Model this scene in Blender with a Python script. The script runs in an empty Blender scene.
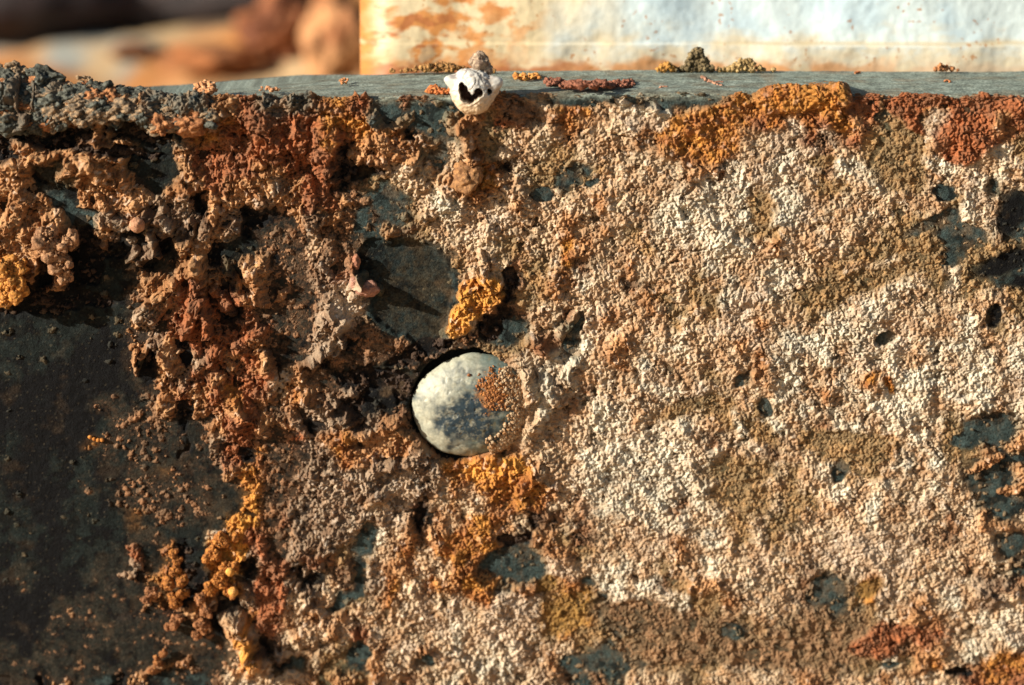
import bpy, math, random
import numpy as np

# ------------------------------------------------------------------ camera, world, sun, exposure
# lengths are worked out in "px" (a quarter of a millimetre on the plate) and scaled to metres by S
S = 0.00025
D = 2400.0
TH = math.radians(16.0)
CT, ST = math.cos(TH), math.sin(TH)
CAM = np.array([0.0, -D * CT, D * ST])
sc = bpy.context.scene
cam = bpy.data.objects.new('camera', bpy.data.cameras.new('camera'))
sc.collection.objects.link(cam)
cam.location = tuple(CAM * S)
cam.rotation_euler = (math.radians(90) - TH, 0, 0)
cam.data.sensor_width = 36.0
cam.data.lens = 36.0 * D / 1024.0
cam.data.clip_start = 0.01
cam.data.clip_end = 50.0
cam.data.dof.use_dof = True
cam.data.dof.focus_distance = 2374 * S
cam.data.dof.aperture_fstop = 7.0
sc.camera = cam

SUN = np.array([-0.82, -0.36, 0.36]); SUN /= np.linalg.norm(SUN)
w = bpy.data.worlds.new("World"); sc.world = w; w.use_nodes = True
nt = w.node_tree
sky = nt.nodes.new('ShaderNodeTexSky'); sky.sky_type = 'NISHITA'; sky.sun_disc = False
sky.sun_elevation = math.asin(SUN[2]); sky.sun_rotation = math.atan2(SUN[0], SUN[1])
bg = nt.nodes['Background']; bg.inputs['Strength'].default_value = 0.05
nt.links.new(sky.outputs[0], bg.inputs[0])
sl = bpy.data.lights.new('sun', 'SUN'); sl.energy = 4.8; sl.angle = math.radians(0.5); sl.color = (1.0, 0.94, 0.85)
so = bpy.data.objects.new('sun', sl); sc.collection.objects.link(so)
from mathutils import Vector
so.rotation_euler = Vector(tuple(SUN)).to_track_quat('Z', 'Y').to_euler()
sc.view_settings.view_transform = 'Standard'; sc.view_settings.look = 'None'
sc.view_settings.exposure = 0.80; sc.view_settings.gamma = 1.0

# ------------------------------------------------------------------ numeric helpers
F32 = np.float32
def proj(x, y, z):
    ry = y - CAM[1]; rz = z - CAM[2]
    dep = ry * CT - rz * ST
    up = ry * ST + rz * CT
    return 512 + D * x / dep, 342.5 - D * up / dep
def on_plane_y(u, v, y):
    """point where the plate's upright plane at depth y is seen at u, v"""
    dx, dz = (u - 512) / D, (342.5 - v) / D
    ry, rz = CT + dz * ST, -ST + dz * CT
    t = (y - CAM[1]) / ry
    return np.array([dx * t, y, CAM[2] + rz * t])
def on_plane_z(u, v, z):
    dx, dz = (u - 512) / D, (342.5 - v) / D
    ry, rz = CT + dz * ST, -ST + dz * CT
    t = (z - CAM[2]) / rz
    return np.array([dx * t, CAM[1] + ry * t, z])
def sstep(a, b, x):
    t = np.clip((x - a) / (b - a), 0, 1); return t * t * (3 - 2 * t)
def perlin(x, y, seed):
    r = np.random.RandomState(seed); ang = r.rand(256, 256).astype(F32) * 6.2832
    gx, gy = np.cos(ang), np.sin(ang)
    xi = np.floor(x).astype(np.int32); yi = np.floor(y).astype(np.int32)
    fx = (x - xi).astype(F32); fy = (y - yi).astype(F32)
    sx = fx * fx * fx * (fx * (fx * 6 - 15) + 10); sy = fy * fy * fy * (fy * (fy * 6 - 15) + 10)
    def g(i, j):
        a = (xi + i) & 255; b = (yi + j) & 255
        return gx[b, a] * (fx - i) + gy[b, a] * (fy - j)
    n0 = g(0, 0) * (1 - sx) + g(1, 0) * sx
    n1 = g(0, 1) * (1 - sx) + g(1, 1) * sx
    return (n0 * (1 - sy) + n1 * sy) * 1.5
def fbm(x, y, scale, octv, seed, gain=0.5):
    o = np.zeros(np.shape(x), F32); a = 1.0; f = 1.0 / scale; t = 0
    for k in range(octv):
        o += a * perlin(x * f + 17.3 * k, y * f + 5.1 * k, seed + k); t += a; a *= gain; f *= 2.03
    return o / t * 1.4
def worley(x, y, size, seed):
    """returns nearest distance, second nearest, random number of the nearest cell"""
    r = np.random.RandomState(seed); jx = r.rand(256, 256).astype(F32); jy = r.rand(256, 256).astype(F32); rid = r.rand(256, 256).astype(F32)
    X = (x / size).astype(F32); Y = (y / size).astype(F32)
    xi = np.floor(X).astype(np.int32); yi = np.floor(Y).astype(np.int32)
    f1 = np.full(X.shape, 9, F32); f2 = np.full(X.shape, 9, F32); idr = np.zeros(X.shape, F32)
    for j in (-1, 0, 1):
        for i in (-1, 0, 1):
            a = (xi + i) & 255; b = (yi + j) & 255
            d = (xi + i + jx[b, a] - X) ** 2 + (yi + j + jy[b, a] - Y) ** 2
            m = d < f1
            f2 = np.where(m, f1, np.minimum(f2, d)); idr = np.where(m, rid[b, a], idr); f1 = np.where(m, d, f1)
    return np.sqrt(f1), np.sqrt(f2), idr
def lin(c):
    c = np.asarray(c, float) / 255.0
    return np.where(c <= 0.04045, c / 12.92, ((c + 0.055) / 1.055) ** 2.4)
KA = 1.05
def alb(c): return np.clip(lin(c) / KA, 0.004, 0.82)

# ------------------------------------------------------------------ materials
def surf_mat(name, rough=0.85, spec=0.3, scale=900.0, vary=0.25, bump=0.0, bscale=3000.0, attr=True, col=(0.5, 0.5, 0.5)):
    m = bpy.data.materials.new(name); m.use_nodes = True
    t = m.node_tree; b = t.nodes['Principled BSDF']
    b.inputs['Roughness'].default_value = rough
    b.inputs['Specular IOR Level'].default_value = spec
    tc = t.nodes.new('ShaderNodeTexCoord')
    n = t.nodes.new('ShaderNodeTexNoise'); n.inputs['Scale'].default_value = scale; n.inputs['Detail'].default_value = 4
    t.links.new(tc.outputs['Object'], n.inputs['Vector'])
    mr = t.nodes.new('ShaderNodeMapRange')
    mr.inputs['From Min'].default_value = 0.3; mr.inputs['From Max'].default_value = 0.7
    mr.inputs['To Min'].default_value = 1 - vary; mr.inputs['To Max'].default_value = 1 + vary
    t.links.new(n.outputs['Fac'], mr.inputs['Value'])
    vm = t.nodes.new('ShaderNodeVectorMath'); vm.operation = 'SCALE'
    if attr:
        a = t.nodes.new('ShaderNodeAttribute'); a.attribute_name = 'tint'
        t.links.new(a.outputs['Color'], vm.inputs[0])
    else:
        vm.inputs[0].default_value = tuple(col)
    t.links.new(mr.outputs['Result'], vm.inputs['Scale'])
    t.links.new(vm.outputs['Vector'], b.inputs['Base Color'])
    if bump > 0:
        n2 = t.nodes.new('ShaderNodeTexNoise'); n2.inputs['Scale'].default_value = bscale; n2.inputs['Detail'].default_value = 5
        t.links.new(tc.outputs['Object'], n2.inputs['Vector'])
        bp = t.nodes.new('ShaderNodeBump'); bp.inputs['Strength'].default_value = bump; bp.inputs['Distance'].default_value = 0.0005; n2.inputs['Roughness'].default_value = 0.68
        t.links.new(n2.outputs['Fac'], bp.inputs['Height']); t.links.new(bp.outputs['Normal'], b.inputs['Normal'])
    return m
M_CRUST = surf_mat('mineral_crust', 0.9, 0.2, 2600, 0.25, 0.9, 1900)
M_RUST = surf_mat('rust_crust', 0.8, 0.3, 2600, 0.28, 0.9, 1900)
M_METAL = surf_mat('weathered_metal', 0.75, 0.12, 1900, 0.5, 0.7, 2200)
M_RIVET = surf_mat('weathered_rivet', 0.5, 0.45, 1500, 0.16, 0.15, 2300)
M_SHELL = surf_mat('shell', 0.45, 0.5, 1400, 0.06, 0.15, 1500)
M_PAINT = surf_mat('old_paint', 0.5, 0.4, 900, 0.04, 0.12, 700)
M_STONE = surf_mat('crumb', 0.85, 0.25, 2500, 0.3, 0.6, 3000)
M_GROUND = surf_mat('rusty_ground', 0.85, 0.2, 300, 0.2, 0.2, 400)

# ------------------------------------------------------------------ object helpers
def tag(o, label=None, cat=None, group=None, kind=None):
    for k, v in (('label', label), ('category', cat), ('group', group), ('kind', kind)):
        if v: o[k] = v
    return o
def empty(name, loc):
    o = bpy.data.objects.new(name, None); sc.collection.objects.link(o)
    o.location = tuple(np.asarray(loc) * S); o.empty_display_size = 0.01
    return o
def mesh_obj(name, V, Fc, mat, parent=None, col=None, origin=None, smooth=True):
    """V in px, Fc quads or triangles as an int array"""
    V = np.asarray(V, float)
    if origin is None: origin = np.zeros(3) if parent is not None else V.mean(0)
    origin = np.asarray(origin, float)
    me = bpy.data.meshes.new(name)
    n = len(V); k = Fc.shape[1]; m = len(Fc)
    me.vertices.add(n); me.vertices.foreach_set('co', ((V - origin) * S).astype(F32).ravel())
    me.loops.add(m * k); me.loops.foreach_set('vertex_index', Fc.astype(np.int32).ravel())
    me.polygons.add(m); me.polygons.foreach_set('loop_start', (np.arange(m) * k).astype(np.int32))
    try: me.polygons.foreach_set('loop_total', np.full(m, k, np.int32))
    except Exception: pass
    me.polygons.foreach_set('use_smooth', np.full(m, smooth))
    me.update(calc_edges=True)
    if col is not None:
        a = me.color_attributes.new('tint', 'FLOAT_COLOR', 'POINT')
        c = np.ones((n, 4), F32); c[:, :3] = col
        a.data.foreach_set('color', c.ravel())
    me.materials.append(mat)
    o = bpy.data.objects.new(name, me); sc.collection.objects.link(o)
    if parent is not None:
        o.parent = parent
        o.location = tuple((origin - np.asarray(parent.location) / S) * S)
    else:
        o.location = tuple(origin * S)
    return o
def grid_faces(ny, nx):
    i = np.arange(ny * nx).reshape(ny, nx)
    return np.stack([i[:-1, :-1], i[:-1, 1:], i[1:, 1:], i[1:, :-1]], -1).reshape(-1, 4)
def compact(V, Fc, C, keep):
    Fk = Fc[keep]; used = np.zeros(len(V), bool); used[Fk.ravel()] = True
    idx = np.cumsum(used) - 1
    return V[used], idx[Fk], C[used]
_ico = {}
def ico(n):
    if n not in _ico:
        import bmesh
        bm = bmesh.new(); bmesh.ops.create_icosphere(bm, subdivisions=n, radius=1.0)
        V = np.array([v.co[:] for v in bm.verts]); Fc = np.array([[v.index for v in f.verts] for f in bm.faces]); bm.free()
        _ico[n] = (V, Fc)
    return _ico[n]
def n3(P, scale, octv, seed):
    """cheap 3-D noise from three planar ones"""
    return (fbm(P[:, 0] + 31 * seed, P[:, 1] + P[:, 2] * 0.7, scale, octv, seed) + fbm(P[:, 1] + 13, P[:, 2] - P[:, 0] * 0.6, scale, octv, seed + 7)
            + fbm(P[:, 2] - 9, P[:, 0] + P[:, 1] * 0.5, scale, octv, seed + 13)) / 2.0
def lump(c, r, seed, rough=0.25, sub=4, facet=0.0):
    """a knobbly stone: centre, radii, seed"""
    V, Fc = ico(sub); r = np.asarray(r, float) * np.ones(3)
    P = V * 1.0
    d = 1 + rough * n3(P * 10, 9.0, 2, seed) + rough * 0.5 * n3(P * 10, 3.4, 3, seed + 3) - (0.35 * rough * np.abs(n3(P * 10, 5.0, 2, seed + 5)) if sub > 3 else 0)
    if facet:
        rs = np.random.RandomState(seed)
        for k in range(7):
            q = rs.normal(size=3); q /= np.linalg.norm(q); lim = 0.62 + 0.3 * rs.rand()
            dd = P @ q; d = np.where(dd * d > lim, (1 - facet) * d + facet * lim / np.maximum(dd, 0.05), d)
    return P * d[:, None] * r + np.asarray(c), Fc, d
def two_tone(V, a, b, seed, scale=5.0):
    t = sstep(-0.35, 0.35, n3(V, scale, 3, seed))[:, None]
    j = 1 + 0.18 * n3(V, 2.0, 1, seed + 50)[:, None]
    return np.clip((alb(a) * (1 - t) + alb(b) * t) * j, 0.004, 0.85)
def join(parts):
    Vs, Fs, Cs, o = [], [], [], 0
    for V, Fc, C in parts:
        Vs.append(V); Fs.append(Fc + o); Cs.append(C); o += len(V)
    return np.vstack(Vs), np.vstack(Fs), np.vstack(Cs)

# ------------------------------------------------------------------ chart of what grows where on the plate, S for crevices with painted shade (16 px cells, from the ledge down)
CH = """
LLSLCCLLLTTTTTTT TTTTTTTTTTTTTTTT TTTTTTTTTTTTTTTT OOOOOTTTTTTTTTTT
LSLLCLCCCLLLLCCR LMLLOORTTRRTTCCC RNCOONNWWTTCOOOR OOOOORRBBRORRRRR
SLSLCLCLSLLLLCOR RRRROOOLTTTTTCBR RNCOCNNPPWOOOOOR OPOROCRTBBPRRRCR
SNNSSSCSSSSLOORR RRRROROCOCCTTCCB NNNCNNNNCOOOOOCN PPRPSRCTBBPRRRRB
SCCCCCCCGGGCRRRR RRRRRSCCNCTTNCBN NNBBNNNNNCOOOONN PWPSNNNBBBNRRNWB
CCSGCCCCGGGCRRRR CCRRRSSSNNNTNOOS NBBTTBNNNNNCCCCP WPNSWWWBBBCNNNWN
CCSGGCCCCGCCCRCC CMCRRSDBBNNNCOON NBBTBNNNNNWNWSWP WWNBBNWBBBNNPWTN
CCCTGCCCCMMMSCCC MCCRRCDTBBNWWCNN CNNNNCNNNNWWWWWW WWPNNNNNNNNBWPNT
CCCCTTMMCSMMSCMS SDCMCDTDCBNWWNPP NNNCNNNNNNWWWWWB WWPNNNNNBBNTWNPT
CCCCSSCMSMMSMCMS DTCMDDTTCDBNNPPN NNNCNCNBNNWWWNBB BNNNNNNBBBTTNWNT
CCCCSSSSMMSCCSGG DDDNDDDDBNNNNNNB BNNOCNNNBNNNWWWN CPNPNNNNNBBTBBBB
YCCCSGGGMSDCCSGC CDDMMDRDTTTNBNNN DBNOSNNCNNNNWNNN WNNNBNNNBBBTBBBT
YCSCSGGGDCCRRCSC CDDMMRMRTTTTTNYN DBCCWNNSNNNBNWNP WWNBBBBNWNBWBBTK
YSSCSGGGDCCRRRRC DCDMMMSTTTTTTYYS BBCNNNNNCBNBBWPP WNBBNNNWNNNNBNNB
SSSSGGGGMMDRRRSR DDDMMMTTTTTTTYCS DNNSNPCNCNBNBPPN NNBWWPWWNNNNNNNB
GGGGGGKGCMRRRRRR RDDMMSDDTTTCNNSD TNNTPNNCNNBNPPPC NWNWWWWNPNNNWNBN
GGGGGKKKCMCSRRRR CSMMDSDDDDSNNSSB NRSTWNCNNWWNNNCP NWWWNWPWPNWWWNNW
GKGGKKKKCSCCMRCR CSMMSDDDBSSWWWWN NNWWNNCNWNNNNNNC WWNWNPWWNNWNWWNW
GGGKKKKKDSCMRCRR RNCDDSSKSSWWWWOO NPWWNNNNPNNNBNTC NWNNWNOWWWWNWWWP
KKGKKKKKDDCRCROR RNOCDMSKKSWWWWOC NNPNSNNNWWNPNNNN WWNCNWNWWWNWWWNP
KKKKKKGGGDCSCRCR CDDMMSSKSSWWWWWN DNWSNWWNNNSNBBNB NNWNWNWWWWNNNWNW
KKKKKKGDGCDSDCRR CCMSMMSMCSWWWWWN SPNNWWWCNNWNNBWW WNNSWWNWWNWBTTTN
GKKKKODDGDCSDMRR DCRMCOSRCCCWWWWN PNNNNWWCSNWNSNWP DNBBNWBCNWNBBTTC
GKKGKGDGDDGSGMRS OCDMMOCCSCNCWWOO OCNNWWWNPCNNWNNP DNNBBWBCWNWBBCTT
KKKGGGKKDGODGDCO ORDMMMMMCCNPOOOO OCNNWWNWSNWWWWNP NBNWTBBNNNNNTTTC
GKKKGDGDGCODRGDO ORDMPMMSMSCNOOYO OOCNNWWWWWWWWNNP NBNNWNNWNNWNNTTC
GGKKGGKGODDGDGGY ODMPMMMNCRSNOONN OONNSWNWWWSWWNBB NBBNNNWNNPNNNTTD
GGKKGGGGOGDGGGYY ORDPMWMMNCSCNYOO NSSNDNNNWWWNNBBN BBNNNNWNNNNDNCCN
GGGKGGKGDDGGGNYR RDCMWMNWNCDCOYON SCCBDNNPNPCNWNBN BNNNPPPPNMNDNNND
GGKKGGGDRGOSGYYM RDMRDBNNNONOOOOS TTCCBNNNPNCNNNNP NNNPPPPPPNNNNNND
GGGKGGDDMDOSSOYS MRSMDDTPCCNNOOTT TTPPNNWWNBNNWNNP NNMNPPPPPNNNSNNT
KDKKKGDMCOOSSOYM DDMSNDTMONNOCYOT CCBOTWWNWSBCCNWN NNDTMBOPNNNPNMMS
KKKDDCDMDCOSOCSM MDNMNTBNONPNPNOP PPBOOTWWWWWBBCNN NMDTBBOPNCNWNMMN
KKKDCDDMCDRCCSNO DCNCNCNNNNPNPNPP PPOOOTDBTBNDBNBN NNMDTTBNCCCNNWNW
KKKDDDDOODDDCSCO NNCNCNRNNNNPWNPP NNBOBBTBBTTBCDTB NBCNDBBCRRRNNWWP
DKDDDDDDDOOCDDNY SMNNNBTCNPCNWNWW PNNNBNTTBBNBBBBN NMNNMBBWDCCNWWNW
DDDDDDDDDCOCDDNY NSTNBBTCNNTNNWWW PNCTNTTTTBBBBNNN NCNBTBBWBCONSSCR
SDSCCDTSCDTDTDNW NNNCBCBCNDNNWNNW NPNDTDTNNNNBNNNN NNCDNNNCNNNNRRRR
"""
rows = [''.join(l.split()) for l in CH.strip().splitlines()]
rows = [r[:34] + r[34:].replace('S', 'D') for r in rows]
assert all(len(r) == 64 for r in rows), [(i, len(r)) for i, r in enumerate(rows) if len(r) != 64]
KEYS = 'KGTDBNWPMROYCLSFEQ'
#        main colour      second colour    metal under it   h    A40   W18  W9   W5   fine grp
CLS = {
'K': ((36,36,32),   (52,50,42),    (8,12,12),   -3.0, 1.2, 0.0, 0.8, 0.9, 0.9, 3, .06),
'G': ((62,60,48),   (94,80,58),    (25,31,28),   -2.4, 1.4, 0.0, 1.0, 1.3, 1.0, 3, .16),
'T': ((100,96,78),  (136,110,80),  (54,66,63),   -2.8, 2.2, 0.0, 0.8, 1.0, 1.0, 3, .08),
'D': ((112,88,66),  (146,106,74),  (34,34,28),   -0.8, 3.6, 1.2, 2.4, 2.0, 1.6, 2, .60),
'B': ((138,114,80), (160,126,84),  (90,84,62),    0.4, 1.8, 0.0, 0.8, 1.6, 1.8, 3, .50),
'N': ((200,174,140),(172,136,100),  (96,82,62),    3.0, 3.8, 0.6, 2.2, 2.6, 2.4, 3, .5),
'W': ((212,200,174),(194,172,142), (104,94,78),   4.2, 3.8, 0.6, 2.6, 3.0, 2.6, 3, .5),
'P': ((200,176,148),(176,148,118), (104,90,76),   3.8, 3.0, 0.4, 1.4, 2.0, 2.2, 3, .5),
'M': ((162,138,112),(126,98,74),  (50,44,38),    4.8, 5.0, 3.0, 3.2, 2.6, 2.8, 2, .5),
'R': ((160,94,54), (132,86,56),   (50,34,24),    5.0, 5.5, 2.6, 3.2, 2.8, 2.8, 1, .5),
'O': ((186,126,56), (150,94,48),   (92,66,38),    4.4, 3.4, 1.0, 2.4, 2.9, 2.6, 1, .5),
'Y': ((218,154,68), (186,122,54),  (100,74,42),   5.4, 4.0, 1.6, 2.8, 2.8, 2.6, 1, .5),
'C': ((192,144,98), (148,102,64),   (50,40,32),    6.6, 7.0, 3.6, 3.8, 2.8, 3.0, 2, .5),
'L': ((84,90,84),   (128,110,88),  (30,34,32),   10.0, 6.0, 5.0, 4.4, 2.8, 2.8, 0, .5),
'Q': ((70,72,60),   (96,84,62),    (30,38,36),   -5.0, 1.2, 0.0, 0.6, 0.8, 0.8, 3, .0),
'S': ((58,46,38),   (76,58,44),    (18,18,17),   -5.0, 4.0, 2.0, 2.0, 1.6, 1.6, 2, .1),  # shaded crevice: cut deep, and its shade put into the dark colours
'F': ((156,118,62), (132,98,54),   (112,88,48),   0.5, 1.8, 0.0, 0.9, 1.3, 1.4, 3, .30),
'E': ((122,98,70),  (146,112,80),  (76,72,56),    0.4, 2.4, 0.0, 1.2, 1.6, 1.6, 3, .40),
}
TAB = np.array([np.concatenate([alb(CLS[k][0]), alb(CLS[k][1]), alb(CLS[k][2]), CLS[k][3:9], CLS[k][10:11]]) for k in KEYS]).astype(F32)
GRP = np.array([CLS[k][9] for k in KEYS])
IDX = np.array([[KEYS.index(c) for c in r] for r in rows])

# distinct patches, the S ones hollows with shade in their colour: u, v, half width, half height, turn in degrees, class
PATCH = [
 (467,406,72,72,0,'D'),(536,408,30,52,0,'N'),(505,345,26,12,0,'B'),(540,392,16,30,0,'W'),(470,466,42,11,-6,'O'),(425,462,22,12,30,'M'),(528,400,10,40,0,'N'),
 (500,470,34,16,0,'Y'),(505,492,30,20,0,'O'),(470,500,16,16,0,'N'),
 (543,195,11,8,0,'T'),(592,184,10,4,-15,'T'),(512,540,15,7,10,'S'),(995,315,9,13,0,'K'),(945,193,10,10,0,'T'),
 (1004,262,34,11,-22,'K'),(1010,215,14,26,10,'K'),(740,380,9,7,0,'T'),(766,408,7,12,-25,'T'),(886,338,10,7,0,'T'),
 (838,474,8,8,0,'T'),(888,385,5,11,-25,'O'),(653,440,6,6,0,'D'),(641,434,9,7,0,'O'),(70,208,36,6,34,'T'),(52,178,20,6,40,'G'),
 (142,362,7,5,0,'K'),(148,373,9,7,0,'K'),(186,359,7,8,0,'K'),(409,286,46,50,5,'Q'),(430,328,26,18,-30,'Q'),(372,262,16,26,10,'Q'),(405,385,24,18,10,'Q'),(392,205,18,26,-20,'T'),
 (505,335,14,16,30,'T'),(578,324,6,16,25,'T'),(490,328,12,16,20,'S'),(510,278,9,13,0,'S'),(470,290,16,10,-35,'Y'),(462,318,12,20,25,'Y'),
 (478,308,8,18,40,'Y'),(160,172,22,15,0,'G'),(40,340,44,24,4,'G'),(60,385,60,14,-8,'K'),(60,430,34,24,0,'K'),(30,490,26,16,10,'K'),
 (110,150,66,5,6,'S'),(40,140,34,7,12,'S'),(20,132,22,7,0,'S'),(70,300,50,9,0,'S'),(90,265,16,22,0,'S'),(48,270,9,16,0,'S'),  # S strips paint the shade beneath the overhanging lumps
 (350,175,24,7,-10,'S'),(408,140,6,12,0,'S'),(520,110,26,13,10,'D'),(470,120,14,6,-20,'C'),(150,430,34,20,20,'D'),(140,490,30,22,0,'D'),(185,500,36,30,0,'D'),(110,600,44,14,-20,'D'),(60,668,70,10,0,'D'),(150,640,60,26,0,'D'),(110,405,20,14,0,'D'),(200,470,24,16,0,'D'),(285,250,22,34,0,'D'),(300,300,16,44,0,'D'),(290,345,16,24,0,'D'),(385,350,20,12,0,'D'),(455,98,30,10,0,'T'),(425,120,26,14,50,'T'),(475,152,10,16,30,'C'),  # the D patch right of the barnacle paints in its cast shadow
 (490,140,10,14,0,'B'),(610,655,36,14,-10,'T'),(640,625,22,8,0,'T'),(607,617,11,7,20,'T'),(572,665,12,8,20,'T'),(568,612,30,20,-30,'F'),(545,585,12,10,0,'F'),(640,612,46,14,0,'E'),(690,640,70,26,-4,'E'),(820,640,60,34,0,'E'),(760,655,50,14,0,'E'),
 (732,632,12,8,0,'T'),(828,590,22,15,-30,'T'),(870,588,17,9,-25,'F'),(838,600,12,14,0,'T'),(1010,545,16,14,0,'T'),(995,432,28,15,-20,'T'),
 (990,478,28,22,10,'T'),(1005,500,24,20,0,'T'),(965,440,14,10,0,'T'),(985,462,22,5,-20,'C'),(1010,488,12,5,-15,'C'),
 (960,672,14,5,5,'S'),(890,665,9,4,0,'T'),(360,655,14,9,-25,'T'),(365,540,10,20,20,'T'),(346,600,22,5,-25,'T'),(430,660,6,9,0,'T'),
 (245,515,9,24,15,'Y'),(238,548,10,12,0,'Y'),(482,540,26,12,40,'O'),(480,592,14,10,0,'O'),
 (795,104,46,16,0,'O'),(925,100,34,7,4,'R'),(905,115,26,10,40,'R'),(700,135,40,20,25,'O'),(880,118,8,5,0,'T'),(885,150,24,32,10,'B'),(960,140,26,24,0,'R'),
 (600,100,60,6,0,'T'),(700,100,30,6,0,'T'),(622,102,6,5,0,'W'),(662,112,8,6,0,'W'),(700,220,46,24,0,'W'),(730,175,22,12,-50,'W'),
 (720,175,7,3,-45,'D'),(760,205,14,20,0,'B'),(820,163,14,8,-10,'B'),(820,140,10,6,-20,'D'),(940,165,18,8,20,'W'),
 (900,245,60,14,-12,'B'),(850,285,70,12,-14,'B'),(960,235,30,14,0,'T'),(925,225,26,6,-30,'T'),(820,300,24,10,0,'B'),(640,470,60,40,-30,'W'),
 (740,470,40,16,0,'B'),(740,495,36,14,0,'B'),(850,440,50,10,5,'B'),(865,455,30,10,0,'B'),(690,405,40,8,-20,'B'),(760,430,26,10,40,'B'),
 (430,395,22,40,10,'S'),(395,385,34,14,20,'S'),(420,352,40,8,-20,'S'),(385,398,14,10,0,'K'),(880,640,30,16,-20,'R'),
 (1000,665,24,16,-20,'O'),(516,563,34,17,8,'T'),(512,541,15,5,8,'S'),(335,320,14,40,5,'M'),(350,300,16,24,0,'P'),(400,150,20,12,0,'C'),(300,150,20,6,80,'R'),(320,520,30,36,20,'M'),  # S notch paints the shade under the oval patch's upper rim
 (385,440,30,12,10,'C'),(395,480,40,24,0,'M'),(400,498,14,30,10,'P'),(275,480,14,60,4,'D'),(270,600,16,40,0,'R'),
]
# knobs and ridges: u0, v0, u1, v1, radius, extra height
RIDGE = [
 (200,262,196,300,9,12),(204,300,208,332,5,14),(196,305,186,335,6,12),(214,290,232,312,6,12),(225,262,240,300,7,10),(180,270,195,262,7,12),
 (182,245,190,225,8,12),(205,235,215,200,7,12),(172,282,140,318,6,10),(150,320,170,300,6,9),(135,372,150,342,4,8),(136,350,134,368,3,9),
 (155,345,170,368,5,9),(190,375,215,352,6,8),(236,345,262,330,6,8),(250,270,262,300,8,10),(240,400,262,430,9,9),(215,380,240,420,10,8),
 (70,175,90,145,14,10),(95,165,120,180,12,10),(105,150,125,155,9,10),(55,220,70,240,12,14),(30,235,45,260,12,12),(10,270,8,290,13,18),
 (62,262,60,280,9,14),(20,200,10,225,12,10),(100,220,125,225,8,12),(38,160,70,160,8,9),(0,165,30,168,8,8),(98,195,112,212,4,9),
 (135,225,150,215,8,14),(150,215,170,225,7,12),(136,248,130,258,4,12),(140,263,150,252,4,14),(152,235,158,256,4,14),
 (350,262,358,282,6,9),(362,282,378,290,7,12),(352,285,365,275,5,10),(352,298,356,292,4,8),(322,265,330,240,8,6),(332,300,345,330,10,8),
 (345,320,342,335,6,9),(318,330,330,312,8,8),(305,180,312,225,8,8),(325,128,330,165,14,10),(318,165,332,178,9,8),(300,118,298,150,10,8),
 (262,122,285,160,14,8),(262,130,252,175,12,6),(330,345,315,360,7,7),(300,365,322,352,4,8),(268,355,272,385,7,10),(330,405,355,420,8,8),
 (340,440,365,432,7,8),(385,425,400,418,7,9),(372,470,392,462,7,7),(385,492,372,500,6,7),(420,440,410,460,8,7),(292,410,302,432,6,7),
 (470,320,448,335,8,6),(475,270,495,285,8,8),(480,252,486,268,5,8),(560,335,575,315,6,8),(530,340,545,350,7,10),(575,360,560,385,8,6),
 (545,380,560,400,8,8),(535,425,550,395,7,7),(528,375,532,395,8,8),(540,470,522,490,8,6),(520,505,545,515,7,7),(535,545,555,560,6,5),
 (232,618,256,660,13,16),(246,640,258,664,9,8),(300,605,312,585,7,6),(345,560,352,575,5,6),(290,560,286,600,6,6),(368,575,370,560,3,6),
 (985,588,1010,592,10,7),(975,590,990,600,6,5),(890,125,870,165,4,-2),(830,118,842,96,10,6),
 (770,98,835,92,16,8),(640,100,655,110,6,4),(505,108,520,118,8,3),(465,130,462,150,8,10),(448,118,455,128,8,9),(425,150,405,170,6,5),
 (385,168,372,160,6,6),(392,130,408,118,6,7),(445,205,425,215,8,5),(680,425,690,440,6,2),(300,640,330,630,10,5),(315,660,350,640,8,5),
]

def sample(u, v, xs, ss, want_group=False):
    wx = 9 * fbm(xs, ss, 26, 3, 11) + 2.5 * fbm(xs, ss, 6, 2, 14)
    wy = 9 * fbm(xs, ss, 26, 3, 21) + 2.5 * fbm(xs, ss, 6, 2, 24)
    gu = (u + wx) / 16 - 0.5; gv = (v + wy - 80) / 16 - 0.5
    i0 = np.floor(gu).astype(int); j0 = np.floor(gv).astype(int)
    fu = sstep(0.12, 0.88, gu - i0); fv = sstep(0.12, 0.88, gv - j0)
    def cell(j, i): return IDX[np.clip(j, 0, 37), np.clip(i, 0, 63)]
    P = 0
    for dj, di, wt in ((0, 0, (1 - fu) * (1 - fv)), (0, 1, fu * (1 - fv)), (1, 0, (1 - fu) * fv), (1, 1, fu * fv)):
        P = P + TAB[cell(j0 + dj, i0 + di)] * wt[..., None].astype(F32)
    G = GRP[cell(np.round(gv).astype(int), np.round(gu).astype(int))]
    uw = u + 0.5 * wx; vw = v + 0.5 * wy
    for (cu, cv, a, b, t, k) in PATCH:
        m = (np.abs(u - cu) < a + b + 20) & (np.abs(v - cv) < a + b + 20)
        if not m.any(): continue
        c, s = math.cos(math.radians(t)), math.sin(math.radians(t))
        du, dv = uw[m] - cu, vw[m] - cv
        q = np.hypot((du * c + dv * s) / a, (-du * s + dv * c) / b)
        al = (1 - sstep(0.62, 1.35, q) if k in 'TKGBEFWNPOD' and a + b > 24 and cu != 516 else 1 - sstep(0.82, 1.18, q))[:, None].astype(F32)
        ki = KEYS.index(k)
        P[m] = P[m] * (1 - al) + TAB[ki] * al
        g = G[m]; g[al[:, 0] > 0.5] = GRP[ki]; G[m] = g
    return P, G

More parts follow.
